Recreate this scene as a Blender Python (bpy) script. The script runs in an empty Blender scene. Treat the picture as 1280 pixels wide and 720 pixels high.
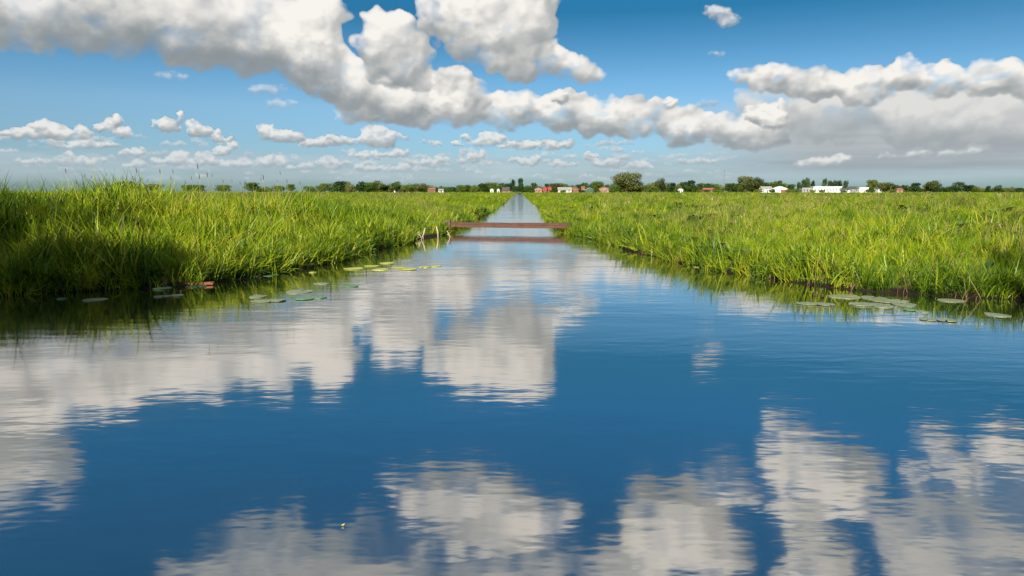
import bpy, bmesh, math, random
import numpy as np
from mathutils import Vector
scene = bpy.context.scene
C = scene.collection
R = math.radians
# ---------------------------------------------------------------- camera
cam_data = bpy.data.cameras.new('camera'); cam = bpy.data.objects.new('camera', cam_data); C.objects.link(cam)
cam_data.lens = 24.0; cam_data.sensor_width = 36.0; cam_data.clip_start = .05; cam_data.clip_end = 9000
EYE = 1.5
cam.location = (0, 0, EYE); cam.rotation_euler = (R(90) - math.atan(120.5 / 853.33), 0, 0)
scene.camera = cam
# ---------------------------------------------------------------- light and exposure
SUN_EL, SUN_AZ = 30.0, -165.0                # azimuth from +Y towards +X: the sun stands behind the viewer, a little left
EXPOSURE = 1.15
SKY_STRENGTH, CLOUD_GAIN = .05, 2**-EXPOSURE
scene.view_settings.view_transform = 'Standard'; scene.view_settings.look = 'None'
scene.view_settings.exposure = EXPOSURE; scene.view_settings.gamma = 1.0
sun_data = bpy.data.lights.new('sun', 'SUN'); sun_data.energy = 5.0; sun_data.angle = R(.53); sun_data.color = (1.0, .93, .80)
sun = bpy.data.objects.new('sun', sun_data); C.objects.link(sun)
sdir = Vector((math.sin(R(SUN_AZ)) * math.cos(R(SUN_EL)), math.cos(R(SUN_AZ)) * math.cos(R(SUN_EL)), math.sin(R(SUN_EL))))
sun.rotation_euler = sdir.to_track_quat('Z', 'Y').to_euler(); sun.location = (0, 0, 60)
scene.cycles.use_denoising = True
scene.cycles.max_bounces = 6; scene.cycles.diffuse_bounces = 2; scene.cycles.glossy_bounces = 3; scene.cycles.transmission_bounces = 3; scene.cycles.transparent_max_bounces = 4
scene.cycles.caustics_reflective = False; scene.cycles.caustics_refractive = False
# ---------------------------------------------------------------- cloud map
# A cumulus field grown from nested puffs on the celestial hemisphere (azimuth x elevation), lit by the sun behind
# the viewer.  Every cloud is placed by direction, so the same sky stands all round the horizon.
F_PX, HZ = 853.33, 239.5                     # focal length (px of a 1280 wide picture) and horizon line used to read directions
PITCH = math.atan((360 - HZ) / F_PX)
SKY_W, SKY_H = 5120, 1280                    # 360 x 90 degrees
PPD = SKY_W / 360.0
def px_dir(px, py):
    x, z = (px - 640) / F_PX, -(py - 360) / F_PX
    y2 = math.cos(PITCH) + z * math.sin(PITCH)
    z2 = -math.sin(PITCH) + z * math.cos(PITCH)
    return math.degrees(math.atan2(x, y2)), math.degrees(math.atan2(z2, math.hypot(x, y2)))
def vnoise(x, y, seed):
    rng = np.random.default_rng(seed); tab = rng.random((256, 256), dtype=np.float32)
    xi = np.floor(x).astype(np.int32); yi = np.floor(y).astype(np.int32)
    fx = (x - xi).astype(np.float32); fy = (y - yi).astype(np.float32)
    fx = fx*fx*fx*(fx*(fx*6-15)+10); fy = fy*fy*fy*(fy*(fy*6-15)+10)
    x0, x1, y0, y1 = xi & 255, (xi+1) & 255, yi & 255, (yi+1) & 255
    tab = tab.ravel(); y0 = y0 << 8; y1 = y1 << 8
    a = tab.take(y0 + x0); b = tab.take(y0 + x1); c = tab.take(y1 + x0); d = tab.take(y1 + x1)
    return (a + (b-a)*fx) * (1-fy) + (c + (d-c)*fx) * fy
def fbm(x, y, seed, octaves=5, gain=.5):
    s = 0; a = 1; t = 0
    for o in range(octaves):
        s = s + a * vnoise(x * 2**o + 17.3*o, y * 2**o + 5.1*o, seed + o); t += a; a *= gain
    return s / t
def blur(a, r):
    r = int(max(1, r))
    for ax in (0, 1):
        for _ in range(2):
            p = [(0, 0), (0, 0)]; p[ax] = (r + 1, r)
            c = np.cumsum(np.pad(a, p, mode='edge'), axis=ax, dtype=np.float64)
            a = ((c[2*r+1:] - c[:-2*r-1]) if ax == 0 else (c[:, 2*r+1:] - c[:, :-2*r-1])) / (2*r+1)
    return a.astype(np.float32)
def smooth(a, b, x):
    t = np.clip((x - a) / (b - a), 0, 1); return t * t * (3 - 2 * t)
SUN_L = np.array([-.38, .62, .69])
LIT = np.array([.90, .87, .82], np.float32); SHADE = np.array([.20, .24, .265], np.float32)
cl_rgb = np.zeros((SKY_H, SKY_W, 3), np.float32); cl_a = np.zeros((SKY_H, SKY_W), np.float32)
def cloud(puffs, seed, base=None, soft=1.0, lit=1.0, grey=0.0, opac=1.0, lump=1.0, lift=.0, fade=0.0, deg=False, under=.75, wisp=.5):
    """puffs: (x, y, rx, ry) directions read from the picture plane (or az, el, rx, ry in degrees when deg); base: y of the flat underside"""
    rng = np.random.default_rng(seed)
    P = []
    for (x, y, rx, ry) in puffs:
        if deg: az, el, ra, re = x, y, rx, ry
        else:
            az, el = px_dir(x, y); a2, e2 = px_dir(x + 1, y - 1); ra, re = rx * (a2 - az), ry * (e2 - el)
        P.append(((az + 180) * PPD, el * PPD, ra * PPD, re * PPD))
    P = np.array(P)
    R = float(np.sqrt(np.mean(P[:, 2] * P[:, 3])))
    m = 12 + .55 * float(P[:, 3].max())
    x0, x1 = int((P[:, 0]-P[:, 2]).min() - m), int((P[:, 0]+P[:, 2]).max() + m)
    y0, y1 = max(0, int((P[:, 1]-P[:, 3]).min() - m)), min(SKY_H, int((P[:, 1]+P[:, 3]).max() + m))
    w, h = x1 - x0, y1 - y0
    if h < 4: return
    H = np.full((h, w), -1e3, np.float32); T = np.zeros((h, w), np.float32)
    def splat(cx, cy, cz, rx, ry, wt):
        ax, bx = max(0, int(cx - rx) - x0), min(w, int(cx + rx) + 2 - x0)
        ay, by = max(0, int(cy - ry) - y0), min(h, int(cy + ry) + 2 - y0)
        if bx <= ax or by <= ay: return
        xx = (np.arange(ax, bx) + x0 - cx) / rx; yy = (np.arange(ay, by) + y0 - cy) / ry
        q = 1 - xx[None, :]**2 - yy[:, None]**2
        s = np.sqrt(np.clip(q, 0, 1)).astype(np.float32)
        r = min(rx, ry)
        T[ay:by, ax:bx] += wt * s * r
        H[ay:by, ax:bx] = np.maximum(H[ay:by, ax:bx], np.where(q > 0, cz + s * r, -1e3))
    for (cx, cy, rx, ry) in P:
        r = min(rx, ry); splat(cx, cy, 0, rx * .86, ry * .86, 1.0)
        n = int(np.clip(26 * lump * max(rx, ry) / r, 18, 110))
        for k in range(n):
            th = rng.uniform(0, 2*math.pi); rr = math.sqrt(rng.uniform(.1, 1.0))
            px, py = cx + math.cos(th) * rx * rr * .84, cy + math.sin(th) * ry * rr * .84
            pz = r * .8 * math.sqrt(max(0, 1 - rr * rr)) * rng.uniform(.5, 1.1)
            q = r * rng.uniform(.16, .36) * (.8 if math.sin(th) < 0 else 1.0)
            splat(px, py, pz, q * rng.uniform(1, 1.5), q, 1.0)
            if q < 3: continue
            for j in range(7):
                t2 = rng.uniform(0, 2*math.pi); q2 = q * rng.uniform(.22, .5)
                splat(px + math.cos(t2) * q * .85, py + math.sin(t2) * q * .8, pz + q * rng.uniform(.1, .7), q2 * 1.15, q2, 1.0)
    # turbulence: the picture of the puffs is stirred, then eaten away at the rims
    yy, xx = np.mgrid[y0:y1, x0:x1].astype(np.float32)
    sc = max(7.0, R * .55)
    wx = (fbm(xx/sc, yy/sc, seed+50, 4, .5) - .5) * sc * .95; wy = (fbm(xx/sc+31, yy/sc+9, seed+80, 4, .5) - .5) * sc * .8
    ix = np.clip(np.rint(xx - x0 + wx), 0, w-1).astype(np.int32); iy = np.clip(np.rint(yy - y0 + wy), 0, h-1).astype(np.int32)
    H = H[iy, ix]; T = T[iy, ix]
    T = blur(T, max(1, R * .012))
    n1 = fbm(xx/(sc*.6)+3, yy/(sc*.5), seed+7, 5, .55)
    dens = (T / (R * .30) - (n1 - .38) * 2.2 * wisp) * smooth(.0, .12, T / R)
    bpx = None
    if base is not None:
        be = base if deg else None
        bpx = (be * PPD if deg else np.interp(xx[0], *zip(*sorted(((px_dir(b[0], b[1])[0]+180)*PPD, px_dir(b[0], b[1])[1]*PPD) for b in base))))
        bl = (yy - (bpx if deg else bpx[None, :])) + (n1 - .5) * sc * .8
        dens = dens * smooth(-R*.16, R*.16, bl)
    frag = fbm(xx/(R*.7)+40, yy/(R*.5)+3, seed+61, 3)
    al = (1 - np.exp(-np.clip(dens - .9 * smooth(.52, .75, frag) * wisp, 0, 50) * (.40 + 2.3 * smooth(.32, .72, 1 - frag)) / soft)) * opac
    al = np.clip(al, 0, 1)
    mask = H > -900
    Hf = np.where(mask, H, -R * .3)
    d1 = (n1 - .5) * sc * .12
    nl = 0
    for rad, wt in ((.03, .17), (.11, .37), (.30, .46)):
        Hs = blur(Hf, max(1, R * rad)) + (d1 if rad < .1 else 0)
        gy, gx = np.gradient(Hs)
        nl = nl + wt * np.clip((-gx * SUN_L[0] - gy * SUN_L[1] + SUN_L[2]) / np.sqrt(gx*gx + gy*gy + 1), 0, 1)
        if rad < .1: H0 = Hs
    ao = np.clip(1 - (blur(Hf, R * .22) - H0) / (R * .9), .45, 1.1)
    # the mass above a point dims it: flat grey undersides, bright crowns
    top = np.cumsum(np.clip(al, 0, 1)[::-1], axis=0)[::-1]
    tot = top[0][None, :] + 1e-3
    vt = 1 - np.clip(top / np.maximum(tot, R*.4), 0, 1)
    vt = blur(vt.astype(np.float32), R * .10) + (n1 - .5) * .55
    s = (.30 + .86 * nl * ao) * (1 - under * (1 - smooth(.04, .70, vt)))
    big = fbm(xx/(R*1.1)+11, yy/(R*.6), seed+33, 3)
    s = s * (.30 + 1.36 * big)
    s = np.clip(s * lit + lift, 0, 1.06)[..., None]
    col = SHADE * (1 - s) + LIT * s
    g = np.array([.40, .435, .46], np.float32)
    col = col * (1 - grey) + g * grey
    # air between the viewer and low far clouds
    el = yy / PPD
    hz = np.clip(fade + .55 * np.exp(-el / 2.2), 0, .92)[..., None]
    col = col * (1 - hz) + np.array([.42, .53, .62], np.float32) * hz
    al = al * (1 - .45 * np.exp(-el / 1.6))
    cols = np.arange(x0, x1) % SKY_W
    A = al[..., None].astype(np.float32)
    old_a = cl_a[y0:y1][:, cols]; old = cl_rgb[y0:y1][:, cols]
    na = al + old_a * (1 - al)
    out = (col * A + old * (old_a * (1 - al))[..., None]) / np.maximum(na, 1e-4)[..., None]
    cl_a[y0:y1, cols] = na; cl_rgb[y0:y1, cols] = out
def veil(az0, az1, e0, e1, col, opac, seed, stretch=6.0):
    """thin layered cloud seen edge-on"""
    x0, x1, y0, y1 = int((az0+180)*PPD), int((az1+180)*PPD), int(e0*PPD), int(e1*PPD)
    yy, xx = np.mgrid[y0:y1, x0:x1].astype(np.float32)
    n = fbm(xx/(26*stretch), yy/20, seed, 6, .55)
    ey = smooth(0, .3, (yy-y0)/(y1-y0)) * smooth(0, .45, (y1-yy)/(y1-y0)); ex = smooth(0, .25, (xx-x0)/(x1-x0)) * smooth(0, .25, (x1-xx)/(x1-x0))
    al = opac * ex * ey * smooth(.22, .62, n + .18*ey)
    n2 = fbm(xx/(16*stretch), yy/9, seed+40, 5, .55)
    c = np.array(col, np.float32) * (.78 + .5 * n2)[..., None]
    cols = np.arange(x0, x1) % SKY_W
    old_a = cl_a[y0:y1][:, cols]; old = cl_rgb[y0:y1][:, cols]
    na = al + old_a * (1 - al)
    cl_rgb[y0:y1, cols] = (c * al[..., None] + old * (old_a * (1 - al))[..., None]) / np.maximum(na, 1e-4)[..., None]
    cl_a[y0:y1, cols] = na
def build_clouds():
    rng = np.random.default_rng(5)
    # ---- the rest of the sky, all round: the same fair-weather cumulus with grey bases
    for k in range(70):
        el = 1.6 + 75 * rng.random()**2.6
        az = rng.uniform(-180, 180)
        if abs(az) < 50 and el < 36: continue
        sz = (1.0 + .20 * el) * rng.uniform(.7, 1.5)
        pf = [(az + rng.normal() * sz * 1.5 / math.cos(math.radians(min(el, 70))), el + abs(rng.normal()) * sz * .25, sz * rng.uniform(.7, 1.5) / math.cos(math.radians(min(el, 70))), sz * rng.uniform(.5, .8)) for _ in range(4)]
        cloud(pf, 1000 + k, base=el - sz * .35, deg=True, under=.55, lump=.4)
    # ---- far low bands
    for az in range(-180, 180, 36):
        veil(az - 12, az + 40, 0.3, 3.6, (.47, .54, .60), .55, 300 + az, 5)
    small = []
    for k in range(150):                        # tiny far cumulus along the horizon all round
        az = rng.uniform(-180, 180); el = rng.uniform(.9, 3.2)
        if 22 < az < 42 or (abs(az) > 45 and k % 2): continue
        s = rng.uniform(.22, .75)
        cloud([(az, el, s * rng.uniform(.9, 1.8), s * .42), (az + s * .8, el - .05, s, s * .3)], 2000 + k, base=el - s * .22, deg=True, fade=.30, lit=1.12, under=.45, lump=.5, opac=.8, wisp=.35)
    for k in range(190):
        az = rng.uniform(-180, 180) if k % 3 == 0 else rng.uniform(-42, 20); el = rng.uniform(.7, 4.0); s = rng.uniform(.10, .24) * (1 + .45 * el)
        pf = [(az + rng.uniform(-1, 1) * s * 1.5, el + rng.uniform(-.15, .25) * s, s * rng.uniform(.5, 1.3), s * rng.uniform(.25, .5)) for _ in range(4)]
        cloud(pf, 2500 + k, base=el - s * .25, deg=True, fade=.26 + .10 * rng.random(), lit=rng.uniform(.95, 1.2), under=.5, lump=.4, opac=rng.uniform(.45, .85), wisp=.6, soft=1.3)
    low = [(20,166,44,14),(72,164,34,16),(100,180,40,10),(132,155,17,14),(151,167,15,9),(213,155,24,15),(243,164,24,11),(275,172,14,9),(274,189,16,10),
           (98,201,28,11),(168,191,17,8),(172,206,20,7),(228,200,36,11),(283,205,25,9),(40,203,18,5),(350,168,23,14),(400,178,28,10),(463,174,46,16),(490,193,20,7),
           (455,195,16,9),(465,210,20,8),(503,211,17,8),(410,206,22,10),(335,202,22,11),(375,209,14,6),(530,203,19,9),(590,198,14,10),(612,176,30,11),
           (568,180,8,4),(553,201,7,5),(660,182,32,9),(692,181,24,9),(655,202,16,9),(700,205,18,7),(757,203,36,10),(795,206,26,9),(872,201,20,6),(735,194,12,6),(545,180,6,4)]
    for k, (x, y, a, b) in enumerate(sorted(low, key=lambda c: -c[1])):
        f = .10 + .20 * (y - 150) / 60
        pf = [(x + rng.uniform(-.2, .2) * a, y + .15 * b, a * .62, b * .62)] + [(x + rng.uniform(-1.05, 1.05) * a, y + rng.uniform(-.55, .55) * b, a * rng.uniform(.18, .45), b * rng.uniform(.30, .70)) for _ in range(6)]
        cloud(pf, 3000 + k, base=[(x - 9, y + b * .72), (x + 9, y + b * .72)], fade=max(.04, f), lit=rng.uniform(1.0, 1.25), under=.66, wisp=.75, lump=.9, lift=.04)
        if k % 2: cloud([(x + rng.uniform(-1.3, 1.3) * a, y + rng.uniform(.3, .8) * b, a * rng.uniform(.7, 1.3), b * .34)], 3400 + k, fade=max(.1, f), soft=2.4, opac=.5, wisp=1.0, under=.3)
    # ---- the grey sheet low on the right
    veil(14, 62, .4, 6.6, (.30, .375, .42), .97, 71, 9)
    veil(16, 60, 1.0, 5.4, (.40, .45, .48), .85, 75, 9)
    veil(10, 60, 2.2, 7.5, (.47, .50, .52), .8, 77, 8)
    cloud([(1030,203,40,7),(1050,200,18,8),(1005,206,20,5)], 91, base=[(990,209),(1064,209)], fade=.1, lit=1.15, under=.35)
    cloud([(1180,192,70,7),(1220,188,30,8),(1120,196,40,5)], 92, base=[(1080,199),(1260,199)], fade=.15, lit=1.1, under=.3, soft=1.5)
    # ---- the right hand mass
    cloud([(960,130,50,30),(1040,140,90,50),(1160,150,100,48),(1270,150,90,50),(1360,150,80,50),(1180,165,110,28)], 101, grey=.35, soft=1.3, under=.5, lift=.04, base=[(900,180),(1280,196),(1400,196)])
    cloud([(930,94,34,12),(965,100,42,22),(1015,104,48,25),(1080,108,48,30),(1130,92,32,28),(1175,102,46,28),(1235,100,46,30),(1300,104,60,34),(1370,100,60,40)], 103, base=[(900,108),(960,122),(1020,143),(1150,148),(1400,140)], under=.45, lift=.06, lump=1.2)
    # ---- the band across the middle
    cloud([(460,140,45,20),(520,138,48,24),(570,128,46,40),(640,138,50,28),(700,140,46,30),(750,146,42,28),(800,150,50,28),(855,160,44,26),(905,165,40,24),(955,160,36,32),(968,170,26,20),(930,172,30,16)], 111,
          base=[(430,156),(540,166),(640,166),(720,172),(800,184),(900,190),(1000,188)], under=.62, lump=1.2, lift=.03)
    cloud([(935,142,8,11),(838,130,9,9),(700,122,14,10),(955,146,24,16),(972,150,16,14)], 113, lit=1.2, under=.25)
    cloud([(885,130,14,6),(872,133,8,4)], 114, grey=.5, opac=.55, soft=2)
    # ---- the left mass and the towers beside it
    cloud([(10,10,120,62),(120,20,90,60),(215,30,85,60),(310,38,75,62),(385,60,60,60),(420,100,50,44),(400,20,36,45),(-90,0,120,66),(450,120,60,34),(500,130,50,26)], 121,
          base=[(-200,58),(0,66),(150,78),(250,92),(330,102),(400,128),(440,152),(560,158)], under=.80, lump=1.1, lift=.05, lit=1.06)
    cloud([(495,60,50,48),(480,38,30,28),(500,90,46,26),(525,110,36,24)], 123, base=[(440,112),(560,112)], under=.55, lift=.05, lump=1.2)
    cloud([(572,122,36,34),(556,100,18,17)], 125, under=.4, lift=.06, lump=1.2, base=[(500,162),(640,166)])
    cloud([(575,20,62,40),(640,30,60,60),(600,60,50,34),(660,75,60,28),(715,88,44,18),(655,0,45,38),(600,-4,50,26),(735,94,28,12)], 127, base=[(500,98),(640,108),(770,106)], under=.5, lump=1.25, lift=.06)
    # ---- small ones high up
    cloud([(898,18,17,12),(910,27,18,9),(888,14,10,8)], 131, soft=2.2, opac=.75, under=.3, lump=1.2)
    cloud([(895,68,14,4)], 133, soft=2.5, opac=.5); cloud([(335,112,30,7),(352,130,26,6)], 135, soft=2.6, opac=.5, under=.3); cloud([(215,97,24,6)], 137, soft=2.6, opac=.45, under=.3)
    # ---- higher than the picture's upper edge (seen in the water): mirrored rows
    def up(y): return 2 * HZ - y                # a row seen in still water -> the row of the sky it mirrors
    def hi(l): return [(px_dir(x, y)[0], -px_dir(x, y)[1], rx * .067 * (1 if abs(x-640) < 300 else .8), ry * .058) for (x, y, rx, ry) in l]
    cloud(hi([(40,500,110,40),(-60,520,120,50),(100,480,70,26)]), 141, deg=True, soft=2.2, wisp=1.0, under=.3, lit=1.05, lump=.8)
    cloud(hi([(40,600,72,44),(0,580,90,50),(-90,620,90,60)]), 143, deg=True, soft=2.2, wisp=1.0, under=.4, lit=.9, lump=.8)
    cloud(hi([(590,620,110,50),(520,600,60,26),(660,640,66,44),(600,670,100,26)]), 145, deg=True, soft=2.2, wisp=1.0, under=.35, lit=.92, lump=.8)
    cloud(hi([(840,650,84,66),(900,600,50,40),(800,700,60,40),(890,690,50,50)]), 147, deg=True, soft=2.2, wisp=1.0, under=.35, lit=1.05, lump=1)
    cloud(hi([(1015,575,92,42),(985,530,50,22),(1060,600,52,40),(1000,640,60,26)]), 149, deg=True, soft=2.2, wisp=1.0, under=.3, lit=1.1, lump=1)
    cloud(hi([(1030,690,60,40),(1010,720,60,36)]), 151, deg=True, soft=2.2, wisp=1.0, under=.3, lit=1.05)
    cloud(hi([(1165,545,28,16),(1190,580,36,24),(1250,560,36,28),(1290,575,40,26),(1140,590,20,12),(1215,600,30,12)]), 153, deg=True, soft=2.2, wisp=1.0, under=.3, lit=1.1)
    cloud(hi([(1180,670,130,48),(1290,650,100,60),(1240,730,150,60)]), 155, deg=True, soft=2.2, wisp=1.0, grey=.5, under=.3)
    cloud(hi([(300,695,150,44),(480,690,190,50),(680,705,150,40),(420,760,320,70)]), 157, deg=True, soft=2.2, wisp=1.0, grey=.55, under=.3)
build_clouds()
def make_world():
    img = bpy.data.images.new('cloud_map', SKY_W, SKY_H, alpha=True, float_buffer=False)
    img.alpha_mode = 'CHANNEL_PACKED'; img.colorspace_settings.name = 'sRGB'
    px = np.empty((SKY_H, SKY_W, 4), np.float32)
    c = np.clip(cl_rgb, 0, 1)
    px[..., :3] = np.where(c < .0031308, c * 12.92, 1.055 * np.power(np.maximum(c, 1e-6), 1/2.4) - .055); px[..., 3] = np.clip(cl_a, 0, 1)
    img.pixels.foreach_set(px.ravel()); img.update(); img.pack()
    w = bpy.data.worlds.new('World'); scene.world = w; w.use_nodes = True
    nt = w.node_tree; nt.nodes.clear(); N = nt.nodes.new; Lk = nt.links.new
    out = N('ShaderNodeOutputWorld'); bg = N('ShaderNodeBackground'); Lk(bg.outputs[0], out.inputs[0])
    sky = N('ShaderNodeTexSky'); sky.sky_type = 'NISHITA'; sky.sun_disc = False
    sky.sun_elevation = R(SUN_EL); sky.sun_rotation = R(SUN_AZ % 360); sky.air_density = 1.0; sky.dust_density = .35; sky.ozone_density = 3.0
    tc = N('ShaderNodeTexCoord'); sep = N('ShaderNodeSeparateXYZ'); Lk(tc.outputs['Generated'], sep.inputs[0])
    def M(op, a, b=None, c=None):
        n = N('ShaderNodeMath'); n.operation = op
        for i, v in enumerate((a, b, c)):
            if v is None: continue
            if isinstance(v, (int, float)): n.inputs[i].default_value = v
            else: Lk(v, n.inputs[i])
        return n.outputs[0]
    u = M('MULTIPLY_ADD', M('ARCTAN2', sep.outputs[0], sep.outputs[1]), 1 / (2 * math.pi), .5)
    v = M('MINIMUM', M('MAXIMUM', M('MULTIPLY', M('ARCSINE', sep.outputs[2]), 2 / math.pi), .0008), .999)
    cmb = N('ShaderNodeCombineXYZ'); Lk(u, cmb.inputs[0]); Lk(v, cmb.inputs[1])
    tex = N('ShaderNodeTexImage'); tex.image = img; tex.interpolation = 'Linear'; tex.extension = 'REPEAT'; Lk(cmb.outputs[0], tex.inputs[0])
    # the clear sky: Nishita, its blue deepened towards the height as through a polariser
    rp = N('ShaderNodeValToRGB'); L_ = sep.outputs[2]; Lk(M('MULTIPLY', L_, 2.0), rp.inputs[0]); e = rp.color_ramp.elements
    stops = [(0, (.33, .49, .66)), (.10, (.47, .63, .82)), (.23, (.57, .74, .88)), (.31, (.44, .69, .84)), (.48, (.105, .43, .57)), (.62, (.115, .53, .76))]
    while len(e) < len(stops): e.new(.5)
    for el, (p, c) in zip(e, stops): el.position = p; el.color = (*c, 1)
    pol = N('ShaderNodeMix'); pol.data_type = 'RGBA'; pol.blend_type = 'MULTIPLY'; pol.inputs[0].default_value = 1; Lk(sky.outputs[0], pol.inputs[6]); Lk(rp.outputs[0], pol.inputs[7])
    hsv = N('ShaderNodeHueSaturation'); hsv.inputs['Hue'].default_value = .497; hsv.inputs['Saturation'].default_value = 1.0; hsv.inputs['Value'].default_value = 1.0; Lk(pol.outputs[2], hsv.inputs['Color'])
    gain = N('ShaderNodeMix'); gain.data_type = 'RGBA'; gain.blend_type = 'MULTIPLY'; gain.inputs[0].default_value = 1
    Lk(tex.outputs[0], gain.inputs[6]); g = CLOUD_GAIN / SKY_STRENGTH; gain.inputs[7].default_value = (g, g, g, 1); gain.clamp_result = False
    mx = N('ShaderNodeMix'); mx.data_type = 'RGBA'; Lk(tex.outputs[1], mx.inputs[0]); Lk(hsv.outputs[0], mx.inputs[6]); Lk(gain.outputs[2], mx.inputs[7])
    Lk(mx.outputs[2], bg.inputs[0]); bg.inputs[1].default_value = SKY_STRENGTH
    w.cycles.sampling_method = 'MANUAL'; w.cycles.sample_map_resolution = 1024
make_world()
# ---------------------------------------------------------------- helpers
rng = np.random.default_rng(11); random.seed(11)
def tag(o, label=None, cat=None, group=None, kind=None):
    if label: o['label'] = label
    if cat: o['category'] = cat
    if group: o['group'] = group
    if kind: o['kind'] = kind
    return o
def empty(name, loc=(0, 0, 0), rz=0.0, sc=1.0):
    o = bpy.data.objects.new(name, None); C.objects.link(o); o.location = loc; o.rotation_euler = (0, 0, rz); o.scale = (sc, sc, sc); o.empty_display_size = .2
    return o
def mesh_np(name, verts, faces, mats=(), midx=None, smooth=False):
    """verts (n,3); faces: (m,k) array, or a list of index tuples"""
    me = bpy.data.meshes.new(name)
    if isinstance(faces, np.ndarray):
        m, k = faces.shape
        me.vertices.add(len(verts)); me.vertices.foreach_set('co', np.asarray(verts, np.float32).ravel())
        me.loops.add(m * k); me.loops.foreach_set('vertex_index', faces.astype(np.int32).ravel())
        me.polygons.add(m); me.polygons.foreach_set('loop_start', np.arange(m, dtype=np.int32) * k)
        me.update(calc_edges=True)
    else:
        me.from_pydata([tuple(v) for v in verts], [], faces); me.update()
    for mt in mats: me.materials.append(mt)
    if midx is not None: me.polygons.foreach_set('material_index', np.asarray(midx, np.int32))
    if smooth: me.polygons.foreach_set('use_smooth', np.ones(len(me.polygons), bool))
    return me
def obj(name, me, parent=None, loc=(0, 0, 0), rot=(0, 0, 0)):
    o = bpy.data.objects.new(name, me); C.objects.link(o); o.location = loc; o.rotation_euler = rot
    if parent: o.parent = parent
    return o
def box_vf(x0, x1, y0, y1, z0, z1):
    v = [(x0,y0,z0),(x1,y0,z0),(x1,y1,z0),(x0,y1,z0),(x0,y0,z1),(x1,y0,z1),(x1,y1,z1),(x0,y1,z1)]
    f = [(0,3,2,1),(4,5,6,7),(0,1,5,4),(1,2,6,5),(2,3,7,6),(3,0,4,7)]
    return v, f
def tube_vf(pts, radii, n=6, cap=True):
    V, Fc = [], []
    pts = [Vector(p) for p in pts]
    for i, p in enumerate(pts):
        d = (pts[min(i+1, len(pts)-1)] - pts[max(i-1, 0)]).normalized()
        a = d.orthogonal().normalized(); b = d.cross(a)
        for k in range(n):
            t = 2 * math.pi * k / n; V.append(tuple(p + (a * math.cos(t) + b * math.sin(t)) * radii[i]))
    for i in range(len(pts) - 1):
        for k in range(n):
            Fc.append((i*n+k, i*n+(k+1) % n, (i+1)*n+(k+1) % n, (i+1)*n+k))
    if cap: Fc.append(tuple(range(n))[::-1]); Fc.append(tuple(range((len(pts)-1)*n, len(pts)*n)))
    return V, Fc
def join_vf(parts):
    V, Fc = [], []
    for v, f in parts:
        o = len(V); V += list(v); Fc += [tuple(i + o for i in q) for q in f]
    return V, Fc
# ---------------------------------------------------------------- materials
def mat(name):
    m = bpy.data.materials.new(name); m.use_nodes = True; nt = m.node_tree; nt.nodes.clear()
    out = nt.nodes.new('ShaderNodeOutputMaterial'); return m, nt, out
def ramp(nt, stops, fac):
    r = nt.nodes.new('ShaderNodeValToRGB'); e = r.color_ramp.elements
    while len(e) < len(stops): e.new(.5)
    for el, (p, c) in zip(e, stops): el.position = p; el.color = (*c, 1)
    nt.links.new(fac, r.inputs[0]); return r.outputs[0]
def noise(nt, scale, detail=4, rough=.55, vec=None, out=0):
    n = nt.nodes.new('ShaderNodeTexNoise'); n.inputs['Scale'].default_value = scale; n.inputs['Detail'].default_value = detail; n.inputs['Roughness'].default_value = rough
    if vec is not None: nt.links.new(vec, n.inputs['Vector'])
    return n.outputs[out]
def position(nt): return nt.nodes.new('ShaderNodeNewGeometry').outputs['Position']
def leaf_mat(name, stops, trans=.35, gloss=.08, world_scale=.18, attr='tint', per_object=False):
    """thin leaves: colour varies from clump to clump and in wide patches, light shines through"""
    m, nt, out = mat(name); N, L = nt.nodes.new, nt.links.new
    if per_object:
        f = N('ShaderNodeObjectInfo').outputs['Random']
    else:
        a = N('ShaderNodeAttribute'); a.attribute_type = 'INSTANCER'; a.attribute_name = attr; f = a.outputs['Fac']
    n = noise(nt, world_scale, 3, .6, position(nt)); n2 = noise(nt, 3.1, 2, .6, position(nt))
    add = N('ShaderNodeMath'); add.operation = 'MULTIPLY_ADD'; L(n, add.inputs[0]); add.inputs[1].default_value = 1.5; 
    ma = N('ShaderNodeMath'); ma.operation = 'MULTIPLY_ADD'; L(f, ma.inputs[0]); ma.inputs[1].default_value = .95; ma.inputs[2].default_value = -.98; L(ma.outputs[0], add.inputs[2])
    ad2 = N('ShaderNodeMath'); ad2.operation = 'MULTIPLY_ADD'; L(n2, ad2.inputs[0]); ad2.inputs[1].default_value = .5; L(add.outputs[0], ad2.inputs[2])
    col = ramp(nt, stops, ad2.outputs[0])
    d = N('ShaderNodeBsdfDiffuse'); t = N('ShaderNodeBsdfTranslucent'); g = N('ShaderNodeBsdfGlossy'); g.inputs['Roughness'].default_value = .45
    L(col, d.inputs[0]); L(col, t.inputs[0]); g.inputs[0].default_value = (.8, .85, .7, 1)
    m1 = N('ShaderNodeMixShader'); m1.inputs[0].default_value = trans; L(d.outputs[0], m1.inputs[1]); L(t.outputs[0], m1.inputs[2])
    m2 = N('ShaderNodeMixShader'); m2.inputs[0].default_value = gloss; L(m1.outputs[0], m2.inputs[1]); L(g.outputs[0], m2.inputs[2])
    L(m2.outputs[0], out.inputs[0]); return m
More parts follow.
